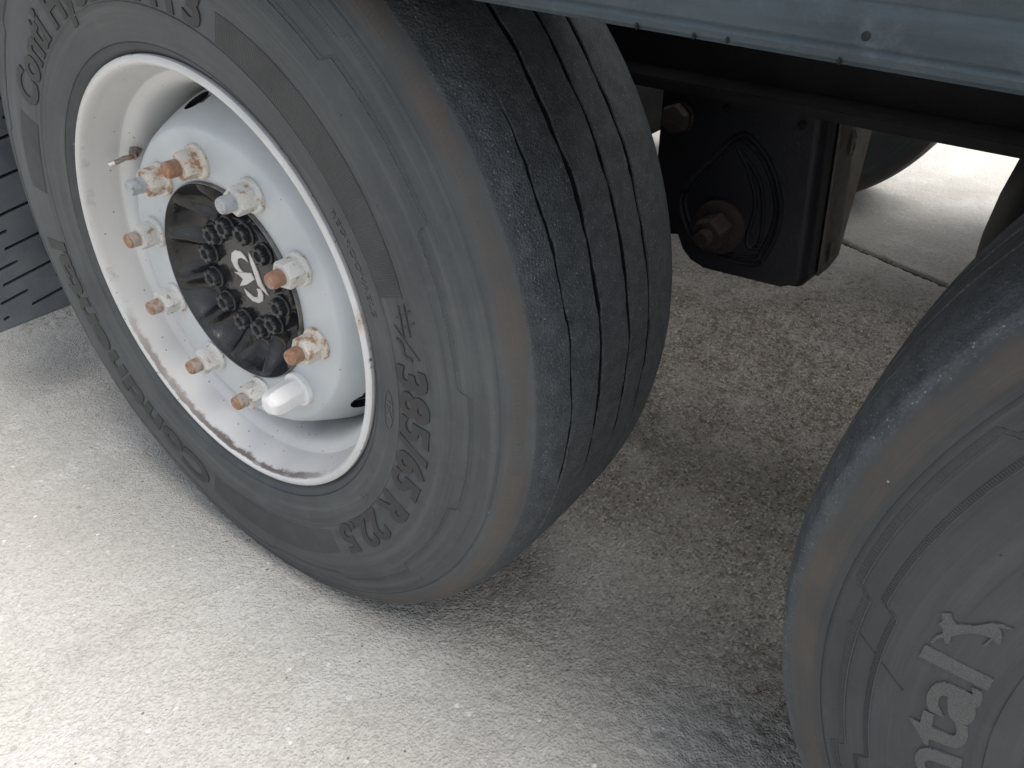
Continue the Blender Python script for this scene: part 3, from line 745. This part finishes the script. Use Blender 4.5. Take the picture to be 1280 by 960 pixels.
for x, lb in ((0, 'far side wheel seen from behind under the chassis, behind the bracket'), (1.3211, 'far side wheel hidden behind the nearest tyre')):
    wf = wheel(x, 2.49, lb); wf.rotation_euler = (0, 0, PI)
    for c in w1_kids:
        if c.name.split('.')[0] in ('tyre', 'rim', 'wheel_disc', 'brake_drum', 'hub_cap'): share(c, wf)

# --- side rail (blue-grey channel along the near edge of the deck)
TL, TR = -2.2, 6.5
zb = lambda x: .4112 + AX - .016 * (x - .72) if abs(x - .72) < 1.2 else .4112 + AX - .016 * math.copysign(1.2, x - .72)
yb = -.06
bm = bmesh.new()
sec = [(.050, .004), (.010, 0), (.003, .0012), (0, .004), (-.0008, .0075), (.0002, .0098), (.0006, .0108), (-.0004, .0124), (-.0004, .0308), (.0002, .0325), (.0006, .0335), (-.0002, .0352), (0, .136), (.004, .140), (.060, .140), (.060, .136), (.0045, .134), (.0045, .008), (.050, .008)]
xs = np.linspace(TL, TR, 60); rows = [[bm.verts.new((x, yb + dy, zb(x) + dz)) for dy, dz in sec] for x in xs]
for a, b in zip(rows, rows[1:]):
    for k in range(len(sec)): bm.faces.new((a[k], a[(k + 1) % len(sec)], b[(k + 1) % len(sec)], b[k]))
bm.faces.new(rows[0]); bm.faces.new(rows[-1][::-1])
rail = from_bm('side_rail', bm, M['beam'], trailer, 30); rail['label'] = 'blue-grey folded steel rail above the tyres'
for x in (.545, .600, .632, .690, .7535, .565):       # small dark clips and nicks on the lower edge
    pass
def clip(x, z, w_, h_):
    bm = bmesh.new(); box(bm, x - w_ / 2, x + w_ / 2, yb - .0014, yb + .004, z - h_ / 2, z + h_ / 2, .0007)
    return from_bm('rail_clip', bm, M['chassis'], rail, 30)
for px, dz in ((.6300, .0012), (.6890, .0022), (.7530, .0012), (.6680, .0012)): clip(px, zb(px) + dz + .002, .0022, .0036)
bm = bmesh.new(); lathe_bm(bm, [(.0024, .002), (.0024, -.0010), (.0016, -.0014), (0, -.0014)], 12, caps=False)
from_bm('rivet', bm, M['chassis'], rail, 30, loc=(.7635, yb, .4276 + AX))
# --- deck, chassis beams, body
Dz = AX + .545
k = 0; ya = -.052                                     # unseen plank floor, gaps sized to let light fall underneath
while ya < 2.5:
    wd = .165 if k else .36  # wider first board keeps the near tread shaded
    bm = bmesh.new(); box(bm, TL, TR, ya, min(ya + wd, 2.556), Dz + .01, Dz + .045, .003); from_bm('unseen_deck_plank', bm, M['plank'], trailer, 30)
    ya += wd + .042; k += 1
bm = bmesh.new(); box(bm, TL, TR, 2.50, 2.56, AX + .41, Dz + .008); from_bm('side_rail', bm, M['beam'], trailer, 0)
for yy, sg in ((.58, 1), (1.90, -1)):
    bm = bmesh.new(); y0, y1 = sorted((yy, yy + sg * .14)); yc = (y0 + y1) / 2
    box(bm, TL, TR, y0, y1, AX + .206, AX + .222, .002); box(bm, TL, TR, yc - .006, yc + .006, AX + .2225, Dz - .012); box(bm, TL, TR, y0, y1, Dz - .0115, Dz + .0095)
    from_bm('chassis_beam', bm, M['chassis'], trailer, 30)
for x in np.arange(TL + .3, TR, 1.1):
    bm = bmesh.new(); box(bm, x, x + .05, -.005, 2.5, Dz - .07, Dz - .013); from_bm('cross_member', bm, M['chassis'], trailer, 0)

# --- suspension: hanger brackets with pivot bolts, trailing arms, axles, air springs
def hanger(dx, detail):
    YB = .60
    PL = [(.328, .204), (.332, .100), (.350, .045), (.379, -.005), (.396, -.036), (.412, -.050), (.437, -.0575), (.562, -.0505), (.575, -.0440), (.5815, -.0300), (.5700, .080), (.5570, .204)]
    bm = bmesh.new()
    prism(bm, [(x + dx, z + AX) for x, z in PL], lambda u, v, d: (u, d, v), YB, YB + .010)
    # folded side cheek going inward, set off from the plate by a rounded corner
    seg = []
    for zt, x0, dep in ((.204, .557, .215), (.080, .570, .165), (-.030, .5815, .115), (-.044, .575, .085)):
        col = []
        for k in range(7):
            t = k / 6 * PI / 2; col.append((x0 + dx + .016 * math.sin(t), YB + .016 * (1 - math.cos(t)), zt + AX))
        col.append((x0 + dx + .022, YB + dep, zt + AX)); col.append((x0 + dx + .016, YB + dep, zt + AX))
        seg.append([bm.verts.new(p) for p in col])
    for a, b in zip(seg, seg[1:]):
        for k in range(len(a) - 1): bm.faces.new((a[k], b[k], b[k + 1], a[k + 1]))
    o = from_bm('hanger_bracket', bm, M['bracket'], trailer, 40)
    o['label'] = 'black pressed steel hanger bracket between the two near tyres' if detail else 'black hanger bracket beyond the nearest tyre'
    bm = bmesh.new(); rows = []
    for zt, x0, d0, dep in ((.204, .557, .050, .215), (.080, .570, .046, .165), (-.026, .5811, .040, .112), (-.040, .5765, .050, .088)):
        rows.append([bm.verts.new((x0 + dx + o_, YB + y_, zt + AX)) for o_, y_ in ((.0176 + .0056 * d0 / dep, d0), (.0232, dep), (.0272, dep), (.0210 + .0056 * d0 / dep, d0))])
    for a, b in zip(rows, rows[1:]):
        for k in range(4): bm.faces.new((a[k], b[k], b[(k + 1) % 4], a[(k + 1) % 4]))
    bm.faces.new(rows[0]); bm.faces.new(rows[-1][::-1])
    from_bm('bracket_cheek', bm, M['flange'], o, 30)  # cheek coloured paler than the bracket: dust plus light painted in
    if detail:
        for q, (y_, z_, sy_, sz_) in enumerate(((.700, .150, .010, .018), (.668, -.005, .009, .018))):
            bm = bmesh.new(); bmesh.ops.create_circle(bm, cap_ends=True, segments=20, radius=1)
            for v_ in bm.verts: v_.co = Vector((dx + .0284 + (.557 + (.204 - z_ - v_.co.y * sz_) * .1048), y_ + v_.co.x * sy_, AX + z_ + v_.co.y * sz_))
            from_bm('slot', bm, M['hub'], o, 0)
    def loop(name, pts, r_):
        bm = bmesh.new(); P = [Vector((x + dx, YB + .0015, z + AX)) for x, z in pts]; n = len(P); dense = []
        for i in range(n):
            p0, p1, p2, p3 = P[i - 1], P[i], P[(i + 1) % n], P[(i + 2) % n]
            for t in (0, .25, .5, .75): dense.append(.5 * (2 * p1 + (p2 - p0) * t + (2 * p0 - 5 * p1 + 4 * p2 - p3) * t * t + (3 * p1 - p0 - 3 * p2 + p3) * t ** 3))
        dense.append(dense[0]); tube(bm, dense, r_, 6); from_bm(name, bm, M['bracket'], o, 60)
    O1 = [(.4612, .1621), (.5044, .135), (.5343, .0826), (.5401, .0377), (.5276, -.0146), (.5063, -.0294), (.4607, -.0304), (.4107, -.0149), (.3809, .0361), (.392, .0753), (.4256, .1216)]
    O2 = [(.4578, .1396), (.495, .107), (.5105, .0689), (.5175, .0154), (.5074, -.004), (.4967, .0095), (.4994, .0661), (.4782, .1144)]
    loop('pressed_rib', O1, .005); loop('pressed_rib', [((x - .458) * .90 + .458, (z - .05) * .90 + .052) for x, z in O1], .004); loop('pressed_rib', O2, .004)
    for nm_, (x, z), rw, rn, L in (('pivot_bolt', (.451, .018), .042, .026, .05), ('bracket_bolt', (.362, .170), .024, .0225, .03)):
        bm = bmesh.new(); lathe_bm(bm, [(rw, 0), (rw, -.008), (rw * .9, -.010), (rn * .8, -.0105)], 32)
        rows = [[bm.verts.new((p, y_, q)) for p, q in hexpts(r, .4)] for r, y_ in ((rn, -.009), (rn, -L + .006), (rn * .88, -L), (rn * .6, -L - .0005))]
        for a, b in zip(rows, rows[1:]):
            for k in range(6): bm.faces.new((a[k], a[(k + 1) % 6], b[(k + 1) % 6], b[k]))
        bm.faces.new(rows[-1])
        if nm_ == 'pivot_bolt': lathe_bm(bm, [(.0125, -L + .004), (.0125, -L - .014), (.010, -L - .017), (0, -L - .017)], 20, caps=False)
        from_bm(nm_, bm, M['bolt'], o, 30, loc=(x + dx, YB, z + AX))
    for x, z in ((.5415, .1967), (.4314, .1989)):
        bm = bmesh.new(); lathe_bm(bm, [(.0065, .0), (.0065, -.0012), (.0, -.0012)], 16, caps=False); from_bm('hole_plug', bm, M['hub'], o, 30, loc=(x + dx, YB, z + AX - .006))
for i, dx in enumerate((0, 1.3211)): hanger(dx, i == 0)
for dx in (0, 1.3211):
    bm = bmesh.new(); lathe_bm(bm, [(.065, .2), (.065, 2.3)], 32, off=(dx, 0, AX)); from_bm('axle', bm, M['chassis'], trailer, 40)
    for yc in (.72, 1.82):
        bm = bmesh.new(); prism(bm, [(.47, .05), (.47, -.02), (.05, -.115), (-.28, -.115), (-.28, -.085), (.02, -.066)], lambda u, v, d: (u + dx, d, v + AX), yc - .05, yc + .05)
        from_bm('trailing_arm', bm, M['chassis'], trailer, 30)
        bm = bmesh.new(); pf = [(.085, -.084), (.10, -.06), (.11, -.04), (.135, -.03), (.147, 0), (.150, .05), (.147, .11), (.140, .16), (.12, .185), (.10, .195), (.10, .204)]
        v_, f_ = [], []
        lathe_bm(bm, pf, 40); bmesh.ops.transform(bm, matrix=Matrix.Rotation(PI / 2, 4, 'X'), verts=bm.verts)
        from_bm('air_spring', bm, M['bellows'], trailer, 50, loc=(dx - .385, yc + .03, AX))

# --- slotted mudflap hanging behind the wheel
FX = -.70; y0, y1, z0, z1 = -.045, .36, -.303 + AX, AX + .40
bm = bmesh.new(); box(bm, FX - .010, FX, y0, y1, z0, z1, .004)
flap = from_bm('mudflap', bm, M['flap'], trailer, 30); flap['label'] = 'slotted grey-black mudflap behind the wheel at the left edge'
c = bmesh.new(); tilt = math.tan(R_(9))
def slot_cut(yc, zc, ln, th):
    n = 6; pl = []
    for k in range(n + 1): a = -PI / 2 + PI * k / n; pl.append((ln / 2 + th / 2 * math.cos(a), th / 2 * math.sin(a)))
    for k in range(n + 1): a = PI / 2 + PI * k / n; pl.append((-ln / 2 + th / 2 * math.cos(a), th / 2 * math.sin(a)))
    prism(c, [(u, v) for u, v in pl], lambda u, v, d: (d, yc + u, zc + v + u * tilt), FX - .02, FX + .02)
row = 0; zz = z0 + .028
while zz < z1 - .06:
    if row % 2 == 0: cuts = ((.060, .080), (.255, .130)) if row else ((-.022, .006), (.075, .085), (.255, .120))
    else: cuts = ((.005, .050), (.115, .045), (.215, .050), (.320, .03))
    if row % 4 == 2: cuts = ((.07, .15), (.275, .12))
    for yc, ln in cuts: slot_cut(yc, zz + (yc - .0) * tilt, ln, .0062)
    zz += .031; row += 1
apply_bool(flap, c)
bm = bmesh.new(); box(bm, FX - .0145, FX - .0104, y0 + .004, y1 - .004, z0 + .006, z1 - .01)
from_bm('flap_light_block', bm, M['bellows'], flap, 0)  # added black sheet stops light showing through the slots
flap.data.polygons.foreach_set('use_smooth', [False] * len(flap.data.polygons))
